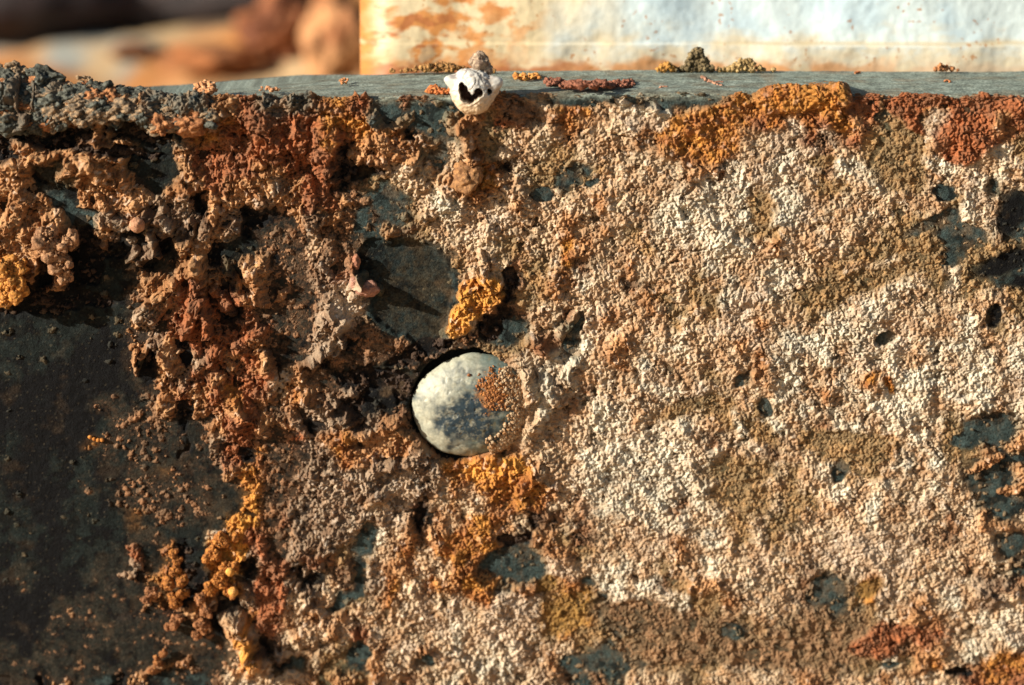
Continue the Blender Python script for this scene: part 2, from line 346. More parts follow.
# ------------------------------------------------------------------ the plate: one sheet from the bottom up, round the edge and back over the ledge
ZE = on_plane_y(512, 94.5, 0)[2]          # height of the ledge above the plate's middle
BR = 5.0                                   # rounding of the edge
LD = on_plane_z(700, 71.0, ZE)[1] - BR     # depth of the ledge
FH = ZE - BR - on_plane_y(512, 735, 0)[2]
def base(xs, s):
    """xs along the plate, s from the bottom of the front face up and over the ledge; returns position and normal"""
    ang = np.clip((s - (FH)) / BR, 0, math.pi / 2)
    front = np.minimum(s, FH)
    back = np.maximum(s - FH - BR * math.pi / 2, 0)
    tlx = 1 - sstep(60, 230, xs + 512)
    br = BR + 17 * tlx
    sag = -3.2 * (1 - sstep(150, 620, xs + 512)) + 0.8 * np.sin(xs / 90.0)
    zb_ = ZE - BR - FH
    y = br - br * np.cos(ang); z = zb_ + front * (ZE - br - zb_) / FH + br * np.sin(ang)
    left = 1 - sstep(40, 420, xs + 512)
    y = y + back * (1 - 0.42 * left)
    wav = 2.2 * fbm(xs, s, 260, 2, 5)
    y = y + wav * (back <= 0)
    z = z + sag * sstep(0, 60, s - FH + 60) - back * 0.16 * left
    return xs, y, z, np.zeros_like(xs), -np.cos(ang), np.sin(ang)
SL = FH + BR * math.pi / 2 + LD
X0, X1 = -590.0, 590.0

def heights(xs, s):
    from concurrent.futures import ThreadPoolExecutor
    ch = np.array_split(np.arange(xs.shape[0]), 12)
    with ThreadPoolExecutor(4) as ex:
        res = list(ex.map(lambda c: heights_(xs[c], s[c]), ch))
    out = []
    for k in range(len(res[0])):
        if isinstance(res[0][k], tuple): out.append(tuple(np.concatenate([np.broadcast_to(r[k][i], r[1].shape) for r in res]) for i in range(6)))
        else: out.append(np.concatenate([r[k] for r in res]))
    return out
def heights_(xs, s, full=True):
    bx, by, bz, nx_, ny_, nz_ = base(xs, s)
    u, v = proj(bx, by, bz)
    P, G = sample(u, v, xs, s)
    led = sstep(-2, 8, s - FH - 4)          # 1 on the ledge
    h, a40, w18, w9, w5, fn, dens = [P[..., 9 + i] for i in range(7)]
    rt = sstep(470, 620, u)                 # the right of the plate is finely granular
    h = h * (1 - 0.25 * rt * (h > 0)); a40 = a40 * (1 - 0.35 * rt); w18 = w18 * (1 - 0.85 * rt); w9 = w9 * (1 - 0.25 * rt)
    topleft = (1 - sstep(120, 205, u)); s0 = s
    calm = 1 - led * (1 - topleft) * 0.75
    far = sstep(0, 40, s - FH - 10)
    bare = -3.6 * far * (1 - topleft)
    topl0 = 1 - sstep(60, 230, xs + 512)
    s = (s + (20 + 26 * topl0) * np.clip((s - FH) / (BR * math.pi / 2), 0, 1)).astype(F32)   # the rounded edge carries as many grains as the space it swells into
    qx = xs + 1.3 * fbm(xs, s, 7, 2, 61); qs = s + 1.3 * fbm(xs, s, 7, 2, 71)
    n40 = fbm(xs, s, 38, 3, 31)
    f18, g18, r18 = worley(qx, qs, 19.0, 41)
    H = h + a40 * n40 * 1.15 + w18 * (0.75 - f18 * f18 * 1.5)
    jx = 1.8 * fbm(xs, s, 4.5, 2, 91); jy = 1.8 * fbm(xs, s, 4.5, 2, 92)
    f9, g9, r9 = worley(qx + jx, qs + jy, 7.5, 42)
    f5, g5, r5 = worley(qx + 0.6 * jx, qs + 0.6 * jy, 3.5, 43)
    rough_ = fbm(xs, s, 9, 4, 93, 0.62); ridg = 0.5 - np.abs(fbm(xs, s, 12, 3, 94, 0.6)) * 1.8
    pit = sstep(0.25, 0.62, fbm(xs, s, 15, 2, 77))
    # films where the grains are worn or dusted over, and swells and tears on a larger scale
    worn = 1.15 - 1.0 * sstep(-0.1, 0.45, fbm(xs + 0.5 * s, s * 0.8, 40, 5, 78, 0.62))
    w9 = w9 * worn * (1 - 0.12 * rt); w5 = w5 * (0.3 + 0.7 * worn) * (1 - 0.42 * rt); fn = fn * (1.15 - 0.35 * rt)
    posh = np.clip(h / 3.0, 0, 1)
    # scabs: flat plates with cracked borders where the crust has fused
    pm = sstep(-0.05, 0.3, fbm(xs, s, 75, 3, 79)) * posh * rt
    H += pm * (3.0 * (r18 - 0.5) - 2.4 * (1 - sstep(0.0, 0.10, g18 - f18)) + 0.9)
    w9 = w9 * (1 - 0.45 * pm)
    H += posh * (4.4 * fbm(xs, s, 56, 4, 32) + 3.2 * fbm(xs + s, (s - xs) * 0.45, 22, 3, 33))
    tear = sstep(0.0, 0.075, np.abs(fbm(xs + 0.35 * s, s, 34, 4, 34)) ) 
    tear = 1 - (1 - tear) * sstep(0.1, 0.5, fbm(xs, s, 70, 2, 35))
    hole = sstep(0.50, 0.68, fbm(xs, s, 11, 3, 36))
    H -= posh * ((1 - tear) * 4.0 + hole * 3.5)
    H += w9 * 0.3 * (0.62 - 1.5 * f9 * f9) + w9 * 0.5 * (r9 - 0.5) + w9 * 1.0 * rough_ + w9 * 0.35 * ridg + w5 * 0.38 * (0.6 - 1.4 * f5 * f5) + w5 * 0.5 * (r5 - 0.5) + w5 * 0.85 * fbm(xs, s, 4.2, 2, 95)
    H += fn * 0.8 * fbm(xs, s, 2.8, 2, 81)
    H -= pit * (w9 + w5) * 0.9
    ex_ = 1.3 * fbm(xs, s, 3.2, 2, 47); ey_ = 1.3 * fbm(xs, s, 3.2, 2, 48)
    fc, gc, rc = worley(qx + 7 + ex_, qs + 3 + ey_, 3.6, 44); fd, gd, rd = worley(qx + 2 + 1.6 * ex_, qs + 9 + 1.6 * ey_, 7.5, 45)
    dn = dens * (1 + 1.6 * fbm(xs, s, 26, 4, 46, 0.7))
    H = np.maximum(H, np.where(rc < dn, 2.3 * (0.5 + rc) * (1 - 2.4 * fc * fc), -9))
    H = np.maximum(H, np.where(rd < dn * 0.42, 4.4 * (1 - 2.2 * fd * fd) + n40, -9))
    H = H * calm + bare
    H = H - 3.5 * led * (1 - topleft)
    # slate coloured mass that swells over the left end of the ledge
    H += topleft * (1 - sstep(0, 26, np.abs(s0 - FH - 8))) * 7
    ledw = sstep(FH + 1, FH + BR * 1.6, s0) * topleft
    H = H * (1 - ledw) + ledw * (0.42 * H + 17 * (1 - sstep(0, 130, u)) - 4)
    H = H - 2.2 * (1 - sstep(280, 440, u)) * (v > 150) - 1.6 * (1 - sstep(170, 230, u)) * sstep(500, 540, v)
    for (u0, v0, u1, v1, r, e) in RIDGE:
        m = (u > min(u0, u1) - r * 1.3) & (u < max(u0, u1) + r * 1.3) & (v > min(v0, v1) - r * 1.3) & (v < max(v0, v1) + r * 1.3)
        if not m.any(): continue
        uu = u[m] + 2.0 * n40[m] * 2; vv = v[m] + 2.5 * (f9[m] - 0.5)
        dx, dy = u1 - u0, v1 - v0; L = dx * dx + dy * dy
        t = np.clip(((uu - u0) * dx + (vv - v0) * dy) / L, 0, 1)
        d = np.hypot(uu - u0 - t * dx, vv - v0 - t * dy) / r
        H[m] += e * np.sqrt(np.clip(1 - d * d, 0, 1))
    # room for the rivet head, crust creeping over its right side
    dr = np.hypot(u - 467, v - 406)
    lim = -4 + 26 * sstep(44, 62, dr); H = np.where(dr < 62, np.minimum(H, lim), H)
    ring = sstep(48, 62, dr) * (1 - sstep(62, 84, dr)) * sstep(505, 530, u)
    H += ring * 6
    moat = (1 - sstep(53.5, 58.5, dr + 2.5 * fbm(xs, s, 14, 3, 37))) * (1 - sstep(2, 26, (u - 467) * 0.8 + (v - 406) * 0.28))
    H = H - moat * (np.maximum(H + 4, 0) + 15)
    # metal beneath
    hm = 0.7 * fbm(xs, s, 90, 3, 101) + 0.7 * fbm(xs, s, 20, 4, 105, 0.6) * (1 - 0.6 * led) + 0.35 * fbm(xs, s, 9, 3, 111) * (1 - 0.6 * led) + 0.16 * fbm(xs, s, 2.6, 2, 121)
    hm = hm - 1.8 * np.clip(-3.8 - h, 0, 1) * 2 * (1 - led) - moat * 13
    return (bx, by, bz, nx_, ny_, nz_), u, v, P, G, H, hm, n40, r18, r9, r5, led, f9

plate = empty('rusty_plate', (0, 40, ZE - BR - FH))
tag(plate, 'thick dark metal plate caked with rust and pale crust, grey ledge along its top', 'metal plate')

# crust
step = 0.66
def rows_of(top, st):
    a = np.arange(0, FH - 1, st); b = np.arange(FH - 1, FH + BR * math.pi / 2 + 1, st * 0.16); c = np.arange(FH + BR * math.pi / 2 + 1, top, st)
    return np.concatenate([a, b, c])
nx = int((X1 - X0) / step); rr_ = rows_of(SL - 22, step); ns = len(rr_)
xs, s = np.meshgrid(np.linspace(X0, X1, nx), rr_)
xs = xs.astype(F32); s = s.astype(F32)
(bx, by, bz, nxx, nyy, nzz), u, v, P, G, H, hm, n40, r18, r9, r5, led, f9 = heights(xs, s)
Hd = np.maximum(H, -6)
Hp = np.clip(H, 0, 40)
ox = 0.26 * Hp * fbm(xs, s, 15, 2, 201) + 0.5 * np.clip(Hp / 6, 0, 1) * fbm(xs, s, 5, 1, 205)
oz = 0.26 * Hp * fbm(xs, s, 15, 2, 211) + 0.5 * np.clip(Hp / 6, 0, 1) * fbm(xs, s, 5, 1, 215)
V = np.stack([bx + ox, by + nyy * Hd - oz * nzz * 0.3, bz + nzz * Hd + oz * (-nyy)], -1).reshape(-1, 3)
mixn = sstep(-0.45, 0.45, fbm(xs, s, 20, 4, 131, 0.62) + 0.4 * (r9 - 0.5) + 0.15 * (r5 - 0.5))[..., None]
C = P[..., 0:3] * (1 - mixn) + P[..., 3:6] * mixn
C = C * (1 + 0.2 * (r5 - 0.5) + 0.2 * (r9 - 0.5) + 0.22 * fbm(xs, s, 6, 3, 145) + 0.16 * fbm(xs, s, 60, 2, 141))[..., None]
rusty = sstep(0.35, 0.7, fbm(xs, s, 30, 4, 151))[..., None] * (0.22 + 0.3 * (G == 1))[..., None]
C = C * (1 - rusty) + C * np.array([0.98, 0.78, 0.58]) * rusty
paleg = (sstep(0.90, 0.97, r5) * 0.3)[..., None] * sstep(0.12, 0.3, P[..., 1:2])
C = C * (1 - paleg) + np.array(alb((236, 226, 206))) * paleg
C = np.clip(C, 0.006, 0.8).reshape(-1, 3)
Fc = grid_faces(ns, nx)
ex = (H - hm)
fk = (ex[:-1, :-1] > 0.0) | (ex[:-1, 1:] > 0.0) | (ex[1:, 1:] > 0.0) | (ex[1:, :-1] > 0.0)
fk = fk.ravel(); gf = G[:-1, :-1].ravel()
NAMES = ['slate_crust', 'rust_crust', 'clay_crust', 'mineral_crust']
LBL = ['slate grey knobbly crust swelling over the left end of the ledge', 'red and orange granular rust crust',
       'coarse clay brown crust in knobbly lumps', 'pale cream and tan granular crust']
uf = u[:-1, :-1].ravel(); vf = v[:-1, :-1].ravel()
zone = np.where(uf < 400, 0, np.where(vf < 225, 1, np.where((uf < 520) & (vf < 350), 2, np.where((uf < 620) & (vf > 440), 3, np.where((uf > 840) & (vf > 600), 4, 9)))))
gf = np.where((gf == 1) & (zone == 9), 3, gf)
for g in range(4):
    for zn, zl in ((0, ' over the left of the plate'), (1, ' under the right of the ledge'), (2, ' on the spur above the rivet'), (3, ' below the rivet'), (4, ' in the lower right corner')):
        if g != 1 and zn > 0: break
        sel = fk & (gf == g)
        if g == 1: sel = sel & (zone == zn)
        vv_, ff_, cc_ = compact(V, Fc, C, sel)
        if len(ff_):
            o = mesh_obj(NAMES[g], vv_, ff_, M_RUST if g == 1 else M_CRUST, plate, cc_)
            o['label'] = LBL[g] + (zl if g == 1 else '')
del V, C, Fc, P

# metal body
st2 = 1.15
nx = int((X1 - X0) / st2); rr_ = rows_of(SL + st2, st2); ns = len(rr_)
xs, s = np.meshgrid(np.linspace(X0, X1, nx), rr_); xs = xs.astype(F32); s = s.astype(F32)
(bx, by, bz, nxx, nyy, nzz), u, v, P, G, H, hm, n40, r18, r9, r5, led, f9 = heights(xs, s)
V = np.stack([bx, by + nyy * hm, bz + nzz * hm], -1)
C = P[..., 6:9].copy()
gap_shade = ((1 - sstep(55, 62, np.hypot(u - 467, v - 406))) * (1 - sstep(2, 26, (u - 467) * 0.8 + (v - 406) * 0.28)))[..., None]; C = C * (1 - gap_shade) + np.array(alb((34, 34, 30))) * gap_shade  # shade in the gap round the rivet, painted into the metal colour
s_ = s; s = (s + 14 * np.clip((s - FH) / (BR * math.pi / 2), 0, 1)).astype(F32)
topc = np.array(alb((134, 142, 128)))
tl = (1 - sstep(120, 205, u)) * 0.6
lt = sstep(-4, 6, s_ - FH)[..., None] * (1 - tl[..., None])
C = C * (1 - lt) + topc * lt
stn = sstep(-0.05, 0.5, fbm(xs, s_ * 2.2, 60, 5, 371, 0.65) + 0.35 * (1 - sstep(0, 30, s_ - FH - 6)))[..., None] * lt * 0.55; C = C * (1 - stn) + np.array(alb((118, 106, 82))) * stn
sp = fbm(xs, s, 16, 5, 301, 0.75); st_ = fbm(xs * 0.35, s * 1.6, 12, 3, 311)
C = C * (1 + 0.75 * sp + 0.28 * st_ * lt[..., 0] + 0.2 * fbm(xs, s, 3, 2, 321))[..., None]
spots = 1.25 * sstep(0.12, 0.22, fbm(xs, s, 17, 3, 331))[..., None] * (1 - lt)
C = C * (1 - 0.55 * spots)
spk = 0.5 * sstep(0.62, 0.75, fbm(xs, s, 3.4, 2, 335))[..., None]; C = C * (1 - 0.5 * spk) + np.array(alb((120, 108, 84))) * 0.5 * spk * (1 - 0.5 * lt)
dust = sstep(0.25, 0.6, fbm(xs, s, 40, 4, 341))[..., None] * 0.30
film = sstep(-0.1, 0.5, fbm(xs, s, 26, 4, 46, 0.7))[..., None] * np.clip(P[..., 15:16] - .05, 0, .45) * (1 - lt); C = C * (1 - film) + np.array(alb((54, 52, 42))) * film
dust = dust * (0.2 + 0.8 * sstep(250, 500, u)[..., None]); C = C * (1 - dust) + np.array(alb((150, 120, 86))) * dust
halo = (0.35 + 0.65 * sstep(220, 330, u))[..., None] * sstep(-3.2, 0.4, H - hm + 1.2 * fbm(xs, s, 8, 3, 351))[..., None] * (1 - lt) * 0.62
C = C * (1 - halo) + P[..., 3:6] * 0.55 * halo
scr = sstep(0.82, 0.95, 1 - np.abs(fbm(xs * 0.4 + s, s * 0.25, 9, 2, 361)) * 3)[..., None] * sstep(0.1, 0.4, fbm(xs, s, 40, 2, 365))[..., None]
C = C * (1 + 0.5 * scr)
C = C * (1 - gap_shade) + np.array(alb((30, 30, 26))) * gap_shade  # painted gap shade laid on again over stains and dust
C = np.clip(C, 0.004, 0.7)
# close the slab: back down from the ledge, and side and bottom skirts
def skirt(Pe, off):
    Q = Pe.copy(); Q = Q + np.asarray(off); return Q
Fc = grid_faces(ns, nx)
Vf = V.reshape(-1, 3); Cf = C.reshape(-1, 3)
ii = np.arange(ns * nx).reshape(ns, nx)
edge = np.concatenate([ii[0, :], ii[1:, -1], ii[-1, -2::-1], ii[-2:0:-1, 0]])
back = Vf[edge].copy(); back[:, 1] = LD + 30; back[:, 2] = np.minimum(back[:, 2], ZE - 8)
nb = len(edge); off = len(Vf)
rim = np.stack([edge, np.roll(edge, -1), off + (np.arange(nb) + 1) % nb, off + np.arange(nb)], -1)[:, ::-1]
Vf = np.vstack([Vf, back]); Cf = np.vstack([Cf, Cf[edge]]); Fc = np.vstack([Fc, rim])
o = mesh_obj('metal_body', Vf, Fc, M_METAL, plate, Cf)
o['label'] = 'dark weathered metal of the plate, blackish at the left and grey green on the ledge'
del Vf, Cf, V, C, P

# ------------------------------------------------------------------ rivet head, nodules
c0 = on_plane_y(474, 406, 0)
def dome():
    nr, na = 90, 260
    r = np.linspace(0, 1, nr) ** 0.9; a = np.linspace(0, 2 * math.pi, na, endpoint=False)
    R, A = np.meshgrid(r, a, indexing='ij')
    rad = 55 * (1 + 0.02 * np.sin(2 * A + 1.0) + 0.012 * np.sin(5 * A))
    x = R * rad * np.cos(A) * 1.12; z = R * rad * np.sin(A) * 1.0
    x, z = x, z + x * 0.05
    y = -23 * (1 - R ** 2.8) ** 0.66 + 4 + 1.1 * fbm(x, z, 34, 2, 405) * (1 - R)
    rimz = np.clip((R - 0.97) / 0.03, 0, 1)
    n = 1.0 * fbm(x, z, 24, 2, 401) + 0.22 * fbm(x, z, 5, 3, 411) - 0.5 * sstep(0.4, 0.55, fbm(x, z, 9, 2, 415))
    nrm = np.stack([x / 55 * 0.8, -np.ones_like(x) * (1.05 - R), z / 55 * 0.8], -1); nrm /= np.linalg.norm(nrm, axis=-1, keepdims=True)
    Pp = np.stack([x, y, z], -1) + nrm * n[..., None]
    # under side back into the plate
    U = Pp[-1].copy() * np.array([0.93, 1, 0.93]); U[:, 1] += 14
    Vv = np.vstack([Pp.reshape(-1, 3), U]) + c0
    i = np.arange((nr + 1) * na).reshape(nr + 1, na)
    j = np.roll(i, -1, axis=1)
    Fq = np.stack([i[:-1], i[1:], j[1:], j[:-1]], -1).reshape(-1, 4)
    X = Vv[:, 0] - c0[0]; Z = Vv[:, 2] - c0[2]
    cream = alb((166, 164, 142)); teal = alb((32, 50, 58)); green = alb((108, 122, 112)); rust = alb((196, 138, 72))
    m1 = fbm(X, Z, 26, 4, 421)
    dc = np.hypot((X + 2) / 44, (Z + 8) / 36)
    t = (1 - sstep(0.45, 1.5, dc + 0.7 * m1 + 0.35 * fbm(X, Z, 7, 3, 425)))[:, None]
    g = sstep(-18, 18, X + 26 * m1)[:, None]
    Cc = cream * (1 - g) + green * g
    Cc = Cc * (1 - t) + teal * t
    e = sstep(0.0, 0.6, fbm(X, Z, 9, 4, 431, 0.7))[:, None] * 0.35
    Cc = Cc * (1 - e) + alb((206, 198, 168)) * e
    dk = sstep(0.2, 0.6, fbm(X, Z, 6, 3, 441))[:, None] * (0.25 + 0.45 * g)
    Cc = Cc * (1 - dk) + alb((120, 112, 84)) * dk
    ru = (sstep(0.25, 0.75, 1.25 - np.hypot((X - 20) / 20, (Z - 18) / 20) + 0.6 * fbm(X, Z, 9, 4, 451, 0.65)) * 0.75)[:, None]
    Cc = Cc * (1 - ru) + alb((164, 112, 62)) * ru
    return Vv, Fq, np.clip(Cc, 0.01, 0.8)
Vv, Fq, Cc = dome()
rivet = mesh_obj('rivet_head', Vv, Fq, M_RIVET, plate, Cc, origin=c0)
rivet['label'] = 'pale green domed rivet head with a dark teal centre and orange rust on its right'

def dome_y(x, z):
    R = np.clip(np.hypot(x / 1.12, z) / 55, 0, 1)
    return -23 * (1 - R ** 2.8) ** 0.66 + 4
def child_mesh(name, parts, mat, parent, label=None):
    V_, F_, C_ = join(parts)
    # parent may be nested: place in world, keep the child's own origin at the parent's origin
    wp = np.zeros(3); p = parent
    while p is not None: wp = wp + np.asarray(p.location) / S; p = p.parent
    me_o = mesh_obj(name, V_, F_, mat, None, C_, origin=wp)
    me_o.parent = parent; me_o.location = (0, 0, 0)
    if label: me_o['label'] = label
    return me_o
rs = random.Random(5)
prt = []
for k in range(480):
    a = rs.gauss(0, 1); b = rs.gauss(0, 1)
    x = 21 + 7 * a; z = 21 + 8 * b - 0.25 * (x - 22)
    if math.hypot(x, z) > 51: continue
    r = rs.uniform(0.5, 1.7)
    Vl, Fl, _ = lump(c0 + np.array([x, dome_y(x, z) - 0.4, z]), (r, r * 0.9, r), 600 + k % 20, 0.9, 2)
    prt.append((Vl, Fl, two_tone(Vl, (186, 124, 66), (150, 94, 54), k)))
child_mesh('rust_patch', prt, M_RUST, rivet, 'orange granular rust on the upper right of the rivet')
prt = []
for k in range(900):
    a = rs.uniform(-1.25, 1.0); rr = 53 - abs(rs.gauss(0, 7)) - 10 * max(0, math.cos(a)) * rs.random()
    x = rr * math.cos(a) * 1.12; z = rr * math.sin(a)
    r = rs.uniform(0.6, 2.3)
    Vl, Fl, _ = lump(c0 + np.array([x, dome_y(x, z) - 0.6 - 3.5 * max(0, rr / 55 - .75) * rs.random() * 4, z]), (r, r * 0.9, r), 640 + k % 20, 0.9, 2)
    prt.append((Vl, Fl, two_tone(Vl, (202, 176, 140), (170, 124, 80), k)))
child_mesh('crust_patch', prt, M_CRUST, rivet, 'tan crumbly crust creeping over the right rim of the rivet')

def nodule(name, u, v, r, hgt, ca, cb, seed, rough=0.2, sub=4, stretch=(1, 1, 1), label=None):
    c = on_plane_y(u, v, -hgt)
    Vl, Fl, _ = lump(c, np.array(stretch) * r, seed, rough, sub)
    o = child_mesh(name, [(Vl, Fl, two_tone(Vl, ca, cb, seed, 4.0))], M_RUST, plate, label)
    return o
def bunch(name, pts, ca, cb, seed, label, sub=5, rough=0.5):
    prt = []
    for k, (u, v, r, hgt) in enumerate(pts):
        q = random.Random(seed * 7 + k)
        for i in range(7):
            rr = r * q.uniform(0.38, 0.68); d = np.array([q.gauss(0, 1), q.gauss(0, .7) - .2, q.gauss(0, 1)]) * r * 0.42
            Vl, Fl, _ = lump(on_plane_y(u, v, -hgt) + d, (rr * q.uniform(.8, 1.2), rr, rr * q.uniform(.8, 1.3)), seed + k * 7 + i, rough, sub - 1, 0.4)
            prt.append((Vl, Fl, two_tone(Vl, ca, cb, seed + k * 7 + i, 2.5)))
        for i in range(int(7 * r)):
            d = np.array([q.gauss(0, 1), -abs(q.gauss(0, 1)), q.gauss(0, 1)]); d /= np.linalg.norm(d)
            rr = q.uniform(0.6, 1.6)
            Vl, Fl, _ = lump(on_plane_y(u, v, -hgt) + d * r * 0.8, (rr, rr, rr), seed + i % 15, 0.8, 2)
            prt.append((Vl, Fl, two_tone(Vl, ca, cb, seed + i, 3.0)))
    return child_mesh(name, prt, M_RUST, plate, label)
nodule('nodule', 466, 178, 15.5, 7, (176, 128, 80), (136, 96, 62), 701, 0.30, 5, (1, 0.85, 1.05), 'smooth round tan nodule below the white shell')
bunch('orange_nodule', [(173,553,5,14),(177,561,5,15),(175,571,6,15),(182,580,7,14),(168,583,7,12),(184,593,6,12),(176,602,7,9)], (184,120,52), (136,82,40), 711, 'bright orange knobbly growth at the lower left, casting a black shadow')
bunch('orange_nodule', [(222,540,9,8),(214,555,9,8),(226,566,8,9),(220,580,9,9),(210,590,8,8),(229,590,7,8)], (204,134,60), (150,92,44), 731, 'orange rust growth carrying two yellow beads')
nodule('yellow_bead', 230, 572, 4.6, 19, (236,176,92), (220,150,64), 741, 0.08, 3)
nodule('yellow_bead', 233, 592, 5.4, 17, (240,176,96), (224,150,66), 743, 0.08, 3)
bunch('brown_nodule', [(150,592,6,9),(146,600,4,8)], (168,114,72), (130,88,58), 751, 'small brown knob left of the orange growth')
bunch('brown_nodule', [(200,598,6,13),(206,612,6,11),(201,625,7,10),(196,634,5,7)], (176,118,72), (130,86,54), 761, 'brown red knobs between the two orange growths')
bunch('brown_nodule', [(175,622,6,9),(168,626,4,7)], (176,118,72), (130,86,54), 771, 'lone brown knob below the orange growth')
bunch('brown_nodule', [(152,670,4,6),(158,662,5,7),(163,654,4,6)], (180,120,66), (136,84,48), 781, 'short brown row of crumbs near the bottom edge')
nodule('pink_shard', 368, 289, 10, 9, (182,132,108), (160,112,90), 791, 0.3, 4, (1.2, 0.7, 0.8), 'pinkish shard beside the dark metal patch')
nodule('pink_shard', 355, 283, 7, 8, (186,140,116), (160,112,90), 793, 0.3, 4, (0.8, 0.8, 1.1))
nodule('pink_shard', 356, 262, 6, 7, (176,120,88), (156,104,80), 795, 0.3, 4, (0.8, 0.7, 1.2))
nodule('round_nodule', 137, 225, 7.5, 20, (192,144,108), (176,124,90), 797, 0.12, 4)
nodule('bead', 103, 434, 1, 2, (150,110,70), (150,110,70), 799, 0.1, 2)
for k, (bu, bv) in enumerate([(90,437),(94,439),(98,440),(102,440)]):
    nodule('ochre_bead', bu, bv, 2.2, 1.5, (210,140,62), (190,120,50), 800 + k, 0.15, 2)
bunch('yellow_nodule', [(4,270,12,26),(12,283,11,24),(8,296,10,22),(18,268,9,22)], (214,148,68), (160,104,50), 811, 'yellow orange knobbly lump at the left edge')
bunch('clay_nodule', [(62,262,11,20),(56,250,12,22),(70,240,10,20),(45,240,13,22),(66,276,8,16)], (190,144,102), (136,96,66), 821, 'clay brown knobbly lump casting a black shadow onto the metal', 4)

def ledge_mass():
    q = random.Random(77); prt = []
    us = [-110, 0, 50, 90, 130, 170, 215]; vt = [52, 60, 66, 75, 86, 93, 98]
    for k in range(440):
        uu = q.uniform(-110, 214); top = float(np.interp(uu, us, vt)); t = q.random() ** 0.9
        low = 128 + 6 * math.sin(uu / 23.0)
        big = q.random() < 0.5 * (1 - max(0, uu) / 320)
        r = q.uniform(7, 12) if big else q.uniform(2.2, 6)
        vv = top + r * 0.8 + t * (low - top - r * 1.2)
        yy = 22 * (1 - max(0, uu) / 240) - 40 * t - q.uniform(0, 5) + (0 if vv < 108 else 12 * (vv - 108) / 20) + r * 0.3
        c = on_plane_y(uu, vv, yy)
        st = np.array([q.uniform(.8, 1.5), q.uniform(.7, 1), q.uniform(.6, 1.0)])
        Vl, Fl, _ = lump(c, st * r, 2000 + k % 60, 0.55, 5 if big else 4)
        j = q.random()
        if j < 0.46 - 0.1 * (50 < uu < 110): ca, cb = (106,106,94), (56,56,48)
        elif j < 0.84: ca, cb = (168,138,104), (104,92,76)
        else: ca, cb = (188,130,84), (140,90,58)
        prt.append((Vl, Fl, two_tone(Vl, ca, cb, 2000 + k, 4)))
    child_mesh('slate_lump', prt, M_CRUST, plate, 'knobbly slate grey and tan growth over the left end of the ledge')
ledge_mass()

# ------------------------------------------------------------------ shell with a hollow, pebble on it
def shell_mesh():
    Vn, Fn = ico(7)
    base_r = np.array([22.0, 21, 22.5])
    P_ = Vn.copy()
    d = np.ones(len(P_))
    def bump(az, el, w_, a):      # direction seen from the camera: az to the right, el up (degrees)
        q = np.array([math.sin(math.radians(az)) * math.cos(math.radians(el)), -math.cos(math.radians(az)) * math.cos(math.radians(el)), math.sin(math.radians(el))])
        ang = np.degrees(np.arccos(np.clip(P_ @ q, -1, 1)))
        return a * np.exp(-(ang / w_) ** 2), ang
    for az, el, w_, a in ((-74, 24, 13, .42), (72, 20, 17, .42), (0, 80, 30, -.08), (-30, 60, 22, .10), (5, -45, 40, .10), (-45, -5, 20, .05),
                          (40, 40, 16, .06), (95, 0, 16, .14), (-65, 50, 15, .08), (60, -30, 18, -0.06), (10, 40, 16, .08), (-10,-58,20,-.05)):
        d += bump(az, el, w_, a)[0]
    d += 0.075 * n3(P_ * 10, 6, 3, 901) - 0.035 * (1 - sstep(0.0, 0.12, np.abs(n3(P_ * 10, 7, 2, 941)))) + 0.03 * n3(P_ * 10, 1.8, 2, 907)
    hole = np.zeros(len(P_))
    for az, el, w_ in ((-24, 8, 13), (-16, -6, 14), (-6, -14, 11), (-32, 20, 8), (15, 3, 11), (5, -8, 9), (44, 4, 7)):
        _, ang = bump(az, el, 1, 0)
        hole = np.maximum(hole, 1 - sstep(w_ * 0.72, w_ * 1.12, ang + 1.5 * n3(P_ * 10, 3, 2, 911)))
    lip = np.clip(hole * (1 - hole) * 4, 0, 1)
    d += 0.03 * lip
    P2 = P_ * d[:, None] * base_r
    push = hole[:, None] * np.array([0, 1, 0]) * 22
    P2 = P2 + push * 1.0
    white = alb((206, 200, 186)); peach = alb((220, 192, 154)); inner = alb((84, 54, 38)); blue = alb((196, 204, 206))
    t = sstep(0.3, -0.7, P_[:, 2] + 0.25 * n3(P_ * 10, 6, 2, 921))[:, None]
    Cc = white * (1 - t) + peach * t
    gsp = sstep(0.25, 0.55, n3(P_ * 10, 2.6, 3, 931))[:, None] * sstep(-0.1, 0.8, P_[:, 2])[:, None] * 0.8
    rib = 1 - sstep(0.03, 0.10, np.abs(n3(P_ * 10, 7, 2, 941))); rib = rib[:, None] * 0.45 * (0.4 + 0.6 * (P_[:, 2:3] > -0.2))
    Cc = Cc * (1 - rib) + alb((150, 122, 94)) * rib
    Cc = Cc * (1 - gsp) + alb((130, 116, 110)) * gsp
    hb = sstep(0.15, 0.8, hole)[:, None]
    Cc = Cc * (1 - hb) + inner * hb
    return P2, Fn, np.clip(Cc, 0.01, 0.82)
Vs, Fs, Cs = shell_mesh()
cs = on_plane_z(474, 93, ZE + 3); cs = on_plane_y(473, 90.5, -10)
o = mesh_obj('barnacle', Vs + cs, Fs, M_SHELL, None, Cs, origin=cs + np.array([0, 0, -8]))
tag(o, 'small white barnacle shell with dark hollows perched on the edge of the plate', 'barnacle')
prt = []
cp = cs + np.array([6, 4, 27])
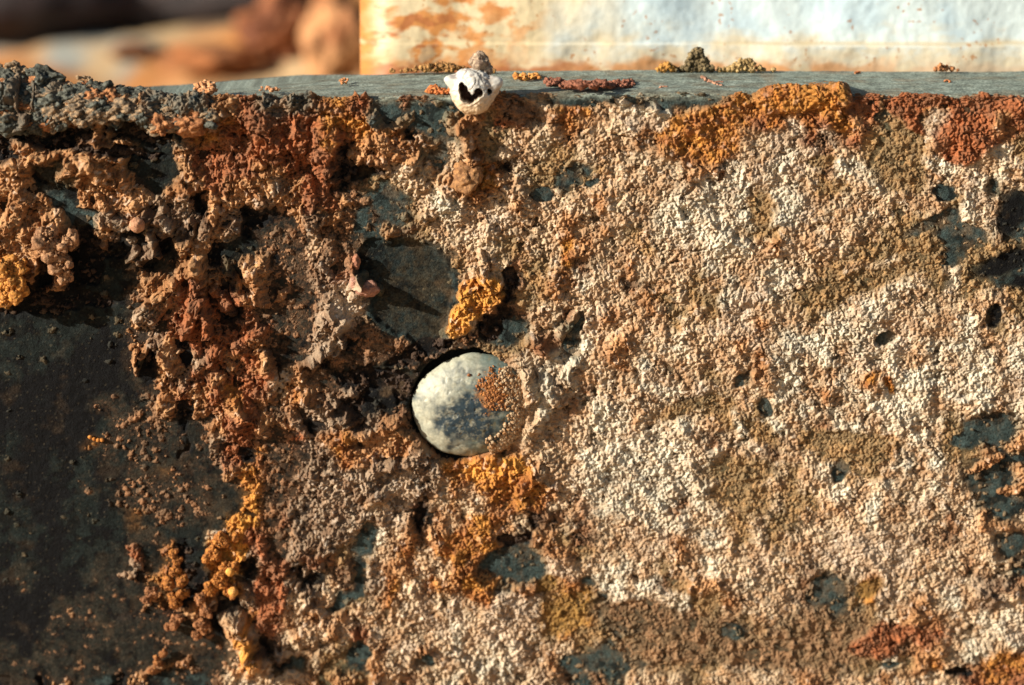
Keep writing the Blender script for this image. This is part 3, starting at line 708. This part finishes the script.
for k, (dx, dy, dz, r) in enumerate([(0, 0, 0, 9), (4, 2, -3, 8), (-4, 0, 1, 6), (6, 0, -7, 6.5), (0, -2, 5, 6), (8, 1, -9, 5)]):
    Vl, Fl, _ = lump(cp + np.array([dx, dy, dz]), (r, r, r), 940 + k, 0.3, 4)
    prt.append((Vl, Fl, two_tone(Vl, (186, 162, 134), (120, 98, 82), 940 + k, 4)))
Vj, Fj, Cj = join(prt)
tag(mesh_obj('pebble', Vj, Fj, M_STONE, None, Cj), 'rough grey brown pebble sitting on top of the white barnacle', 'pebble')

# ------------------------------------------------------------------ crumbs on the ledge
def crumb(name, pts, ca, cb, seed, label, cat, group=None, mat=M_STONE, sub=3, z0=None):
    prt = []
    for k, (u, v, r, up) in enumerate(pts):
        zz = (ZE if z0 is None else z0)
        lev = on_plane_z(u, v, zz + up)
        Vl, Fl, _ = lump(lev, (r, r * 0.9, r * 0.85), seed + k % 25, 0.95, max(sub, 3), 0.5)
        prt.append((Vl, Fl, two_tone(Vl, ca, cb, seed + k, 3.5)))
    Vj, Fj, Cj = join(prt)
    o = mesh_obj(name, Vj, Fj, mat, None, Cj)
    return tag(o, label, cat, group)
crumb('crumb', [(200,86,5,5),(205,85,5,5),(211,87,5.5,4),(203,90,4.5,3),(209,91,4,3),(197,89,3.5,3),(214,90,3.5,3),(206,82,3.5,7)], (214,160,112), (190,128,80), 1001, 'clay orange crumb on the ledge with a blue shadow to its right', 'crumb', 'crumbs on the ledge', sub=4)
q = random.Random(8)
pts = []
for k in range(620):
    t = q.random(); uu = 545 + t * 88
    env = math.exp(-((uu - 578) / 20) ** 2) * 15 + math.exp(-((uu - 605) / 20) ** 2) * 5 + 1.5
    pts.append((uu, 86.5 - q.random() * 5 - (1.5 if uu < 560 else 0), q.choice([0.8, 1.1, 1.5, 2.0, 3.4]) * q.uniform(.8, 1.1), q.random() * env))
crumb('crumb_heap', pts, (164,106,80), (126,80,60), 1031, 'low heap of brick red rust crumbs on the ledge right of the barnacle', 'rust heap', sub=3)
crumb('crumb', [(q.uniform(514, 540), 76 + q.uniform(-1.5, 2), q.uniform(2, 4), q.uniform(0, 4)) for _ in range(26)], (222,160,84), (196,124,60), 1061, 'ochre crumb lying on the ledge between barnacle and red heap', 'crumb', 'crumbs on the ledge')
crumb('crumb', [(702 + t * 1.3, 77 + t * 0.62 + q.uniform(-.7, .7), q.uniform(1.2, 2.2), 3.5 - t * 0.2) for t in range(16)] + [(716 + 1.3 * t, 82, 1.2, 1) for t in range(6)], (150,104,84), (186,140,110), 1081, 'thin dark brown sliver lying on the ledge at the right', 'crumb', 'crumbs on the ledge')
crumb('crumb', [(340 + q.uniform(0, 9), 80 + q.uniform(-1, 3), q.uniform(1, 2), .6) for _ in range(10)], (214,150,96), (196,128,80), 1101, 'tiny orange fleck on the ledge above the red rust', 'crumb', 'crumbs on the ledge', sub=2)
crumb('crumb', [(260 + q.uniform(0, 20), 89 + q.uniform(-1.5, 2), q.uniform(1, 2.4), .6) for _ in range(18)], (214,156,110), (190,132,90), 1111, 'flat orange flake on the ledge left of the centre', 'crumb', 'crumbs on the ledge', sub=2)
crumb('crumb', [(656 + q.uniform(0, 12), 87 + q.uniform(-1, 1), q.uniform(1, 1.8), .6) for _ in range(12)], (200,150,120), (170,120,90), 1121, 'flat pinkish flake at the front of the ledge right of the red heap', 'crumb', 'crumbs on the ledge', sub=2)
crumb('crumb', [(853 + q.uniform(0, 7), 72.5 + q.uniform(-.5, .5), q.uniform(1, 1.8), .6) for _ in range(8)], (200,124,70), (170,100,60), 1131, 'tiny rust crumb at the back of the ledge above the orange mass', 'crumb', 'crumbs on the ledge', sub=2)
crumb('crumb', [(945 + q.uniform(0, 5), 81 + q.uniform(-.7, .7), q.uniform(1, 1.8), .6) for _ in range(7)], (200,134,90), (170,110,70), 1141, 'tiny rust crumb on the ledge near the right end', 'crumb', 'crumbs on the ledge', sub=2)
crumb('crumb', [(430 + q.uniform(0, 10), 88 + q.uniform(-2, 4), q.uniform(2, 4), 1) for _ in range(14)] + [(442 + q.uniform(0, 8), 91 + q.uniform(-2, 2), q.uniform(1.5, 3), 1) for _ in range(8)], (206,130,70), (186,104,56), 1151, 'orange crumb at the left foot of the barnacle', 'crumb', 'crumbs on the ledge')

# ------------------------------------------------------------------ painted metal block behind the ledge
YB = LD + BR + 70
zt = on_plane_y(700, -60, YB)[2]
zb = ZE - 60
zr = on_plane_y(900, 43.5, YB)[2]
xl = on_plane_y(357, 30, YB)[0]
def panel():
    # profile runs up the face (y forward is negative), then back over a top; the left end turns back round a soft corner
    nz_, na = 260, 800
    zz = np.linspace(zb, zt, nz_)
    xx = np.concatenate([np.linspace(-1, 0, 60, endpoint=False), np.linspace(0, 1, na)])
    Z, T = np.meshgrid(zz, xx, indexing='ij')
    R = 46.0
    ang = np.clip((-T), 0, 1)
    turn = np.clip(ang / 0.25, 0, 1) * math.pi / 2
    deep = np.clip(ang - 0.25, 0, 1) / 0.75 * 420
    X = np.where(T >= 0, xl + R + T * (700 - xl), xl + R - R * np.sin(turn))
    Y = np.where(T >= 0, YB, YB + R - R * np.cos(turn) + deep)
    band = 7.0 * (1 - sstep(zr - 2.5, zr + 0.5, Z)) * sstep(180, 330, X + 40 * fbm(X, Z, 90, 2, 1201)) + 1.5 * (1 - sstep(zr - 2, zr + 1, Z))
    ddent = 7.0 * fbm(X, Z, 130, 2, 1211) + 1.2 * fbm(X, Z, 34, 3, 1221) + 0.12 * fbm(X, Z, 7, 3, 1231)
    slope = (Z - ZE) * 0.16
    Y = Y + slope - (band + ddent)
    u, v = proj(X, Y, Z)
    white = alb((210, 222, 218)); warm = alb((216, 194, 150)); org = alb((204, 134, 66)); brn = alb((160, 88, 50)); blu = alb((176, 198, 206))
    n1 = fbm(X, Z, 90, 4, 1241); n2 = fbm(X, Z * 1.8, 36, 4, 1251); n3_ = fbm(X, Z * 1.5, 14, 3, 1261)
    Cc = white * np.ones(X.shape + (1,))
    def mix(c, m):
        nonlocal Cc
        m = np.clip(m, 0, 1)[..., None]; Cc = Cc * (1 - m) + c * m
    mix(blu, sstep(-0.1, 0.5, n1) * 0.6)
    mix(warm, (1 - sstep(500, 640, u + 90 * n1)) * 0.95)
    mix(warm, (1 - sstep(10, 46, 72 - v + 26 * n2)) * 0.75)
    mix(org, sstep(-0.1, 0.3, n2 + 0.5 * n1 + 0.16) * (1 - sstep(470, 560, u + 60 * n1)) * 0.95)
    mix(brn, sstep(0.1, 0.45, n2 * 0.7 + n3_ * 0.6) * (1 - sstep(430, 520, u + 60 * n1)) * 0.6)
    mix(org, (1 - sstep(2, 16, 72 - v + 14 * n2)) * (1 - sstep(780, 980, u) * 0.7) * 0.8)
    mix(brn, (1 - sstep(2, 11, 72 - v + 9 * n3_)) * (1 - sstep(520, 640, u)) * 0.7)
    mix(org * 0.85, (1 - sstep(357, 392, u + 16 * n2)) * 0.85)
    mix(warm * 0.8, np.exp(-((Z - zr) / 1.8) ** 2) * sstep(640, 760, u) * 0.7)
    mix(warm, sstep(0.25, 0.5, n2) * (1 - sstep(zr - 2, zr + 1, Z)) * 0.6)
    mix(org * 0.7, sstep(0.5, 0.62, fbm(X, Z, 6, 2, 1271)) * sstep(0.05, 0.3, fbm(X, Z, 50, 2, 1281)) * 0.8)
    Vp = np.stack([X, Y, Z], -1).reshape(-1, 3)
    Fp = grid_faces(*X.shape)
    # top, right end and back close the block
    nr, ncx = X.shape; ii = np.arange(nr * ncx).reshape(nr, ncx)
    topv = Vp[ii[-1]].copy(); topv[:, 1] = YB + 500
    off = len(Vp); kk = np.arange(ncx)
    Ft = np.stack([ii[-1, :-1], ii[-1, 1:], off + kk[1:], off + kk[:-1]], -1)
    Cc = Cc.reshape(-1, 3)
    return np.vstack([Vp, topv]), np.vstack([Fp, Ft]), np.clip(np.vstack([Cc, Cc[ii[-1]]]), 0.01, 0.82)
Vp, Fp, Cp = panel()
o = mesh_obj('painted_block', Vp, Fp, M_PAINT, None, Cp)
tag(o, 'pale painted metal block with rust stains behind the ledge, out of focus', 'metal block')

def clump_on_block(name, cu, cv, wu, hv, n, rmin, rmax, ca, cb, seed, label, cat, group=None):
    q = random.Random(seed); prt = []
    for k in range(n):
        du = q.gauss(0, 0.42); uu = cu + du * wu
        top = hv * math.exp(-du * du * 3)
        vv = cv - q.random() * top
        r = q.uniform(rmin, rmax)
        c = on_plane_y(uu, vv, LD - 4 - q.random() * 8)
        Vl, Fl, _ = lump(c, (r, r, r), seed + k % 20, 0.6, 3)
        prt.append((Vl, Fl, two_tone(Vl, ca, cb, seed + k, 4)))
    Vj, Fj, Cj = join(prt)
    return tag(mesh_obj(name, Vj, Fj, M_STONE, None, Cj), label, cat, group)
clump_on_block('dirt_clump', 697, 70, 17, 22, 220, 1.2, 3.2, (140,120,84), (84,72,50), 1301, 'olive brown dirt clump at the back of the ledge before the painted block', 'dirt clump')
clump_on_block('crumb', 667, 70, 12, 7, 40, 1.5, 3, (206,150,74), (170,120,60), 1321, 'ochre crumbs left of the olive dirt clump', 'crumb', 'crumbs at the foot of the block')
clump_on_block('crumb', 745, 70, 24, 10, 90, 1.4, 3.2, (196,164,110), (150,122,76), 1341, 'tan crumbs right of the olive dirt clump', 'crumb', 'crumbs at the foot of the block')
clump_on_block('crumb', 440, 71, 44, 8, 150, 0.9, 2.8, (190,142,84), (140,98,56), 1361, 'row of ochre crumbs behind the ledge left of the barnacle', 'crumb', 'crumbs at the foot of the block')
clump_on_block('crumb', 944, 70, 14, 7, 24, 1.2, 2.4, (190,130,84), (150,100,60), 1381, 'few brown crumbs at the foot of the block near the right end', 'crumb', 'crumbs at the foot of the block')

# ------------------------------------------------------------------ ground far behind, out of focus
ZG = ZE - 260
def ground():
    n = 420
    xx = np.linspace(-5200, 5200, n); yy = np.concatenate([np.linspace(-3200, LD + 30, 80), np.linspace(LD + 60, 9500, 340)])
    Y, X = np.meshgrid(yy, xx, indexing='ij')
    beh = sstep(LD + 200, LD + 500, Y)
    Z = ZG - 560 * (1 - sstep(LD + 20, LD + 60, Y)) + beh * (40 * fbm(X, Y, 620, 3, 1401) + 12 * fbm(X, Y, 120, 3, 1411))
    n1 = fbm(X, Y * 0.4, 500, 4, 1421); n2 = fbm(X, Y * 0.35, 220, 3, 1431)
    tan = alb((196, 164, 120)); org = alb((206, 136, 72)); dk = alb((92, 72, 60)); bl = alb((150, 156, 148))
    Cc = tan * np.ones(X.shape + (1,))
    for c, m in ((org, sstep(-0.1, 0.25, n1)), (bl, sstep(0.05, 0.3, n2 - 0.3 * n1) * 0.9), (dk, sstep(0.3, 0.6, fbm(X, Y * 0.5, 300, 3, 1441)) * 0.8)):
        m = m[..., None]; Cc = Cc * (1 - m) + c * m
    return np.stack([X, Y, Z], -1).reshape(-1, 3), grid_faces(*X.shape), np.clip(Cc.reshape(-1, 3), 0.01, 0.8)
Vg, Fg, Cg = ground()
o = mesh_obj('ground', Vg, Fg, M_GROUND, None, Cg)
o['kind'] = 'structure'
def far_rock(name, u, v, r, ca, cb, seed, label, cat, group=None, rough=0.45):
    """stands on the ground where its foot is seen at u, v"""
    c = on_plane_z(u, v, ZG); k = (c[1] - CAM[1]) / D
    r = np.asarray(r, float) * k; c[2] += r[2] * 0.75
    Vl, Fl, _ = lump(c, r, seed, rough, 5)
    return tag(mesh_obj(name, Vl, Fl, M_STONE, None, two_tone(Vl, ca, cb, seed, 60.0)), label, cat, group)
GR = 'blurred rocks behind the plate'
far_rock('rusty_rock', 278, 62, (38, 40, 36), (160,100,62), (110,66,44), 1501, 'blurred orange brown rock left of the painted block', 'rock', GR)
far_rock('rusty_rock', 338, 80, (34, 40, 52), (200,146,98), (160,104,66), 1511, 'blurred pale orange rock touching the left end of the painted block', 'rock', GR)
far_rock('rusty_rock', 215, 66, (50, 40, 12), (170,108,62), (130,84,52), 1521, 'low blurred rust coloured rock above the ledge', 'rock', GR)
far_rock('rusty_rock', 137, 56, (24, 30, 7), (140,86,46), (90,60,40), 1531, 'small blurred brown rock on the pale ground', 'rock', GR)
far_rock('dark_rock', 10, 30, (130, 90, 46), (64,50,48), (50,42,40), 1541, 'large dark blurred boulder in the top left corner', 'rock', GR, 0.12)
far_rock('dark_rock', 190, 22, (130, 80, 40), (84,72,68), (66,60,58), 1551, 'dark blurred boulder behind the orange rocks', 'rock', GR, 0.12)
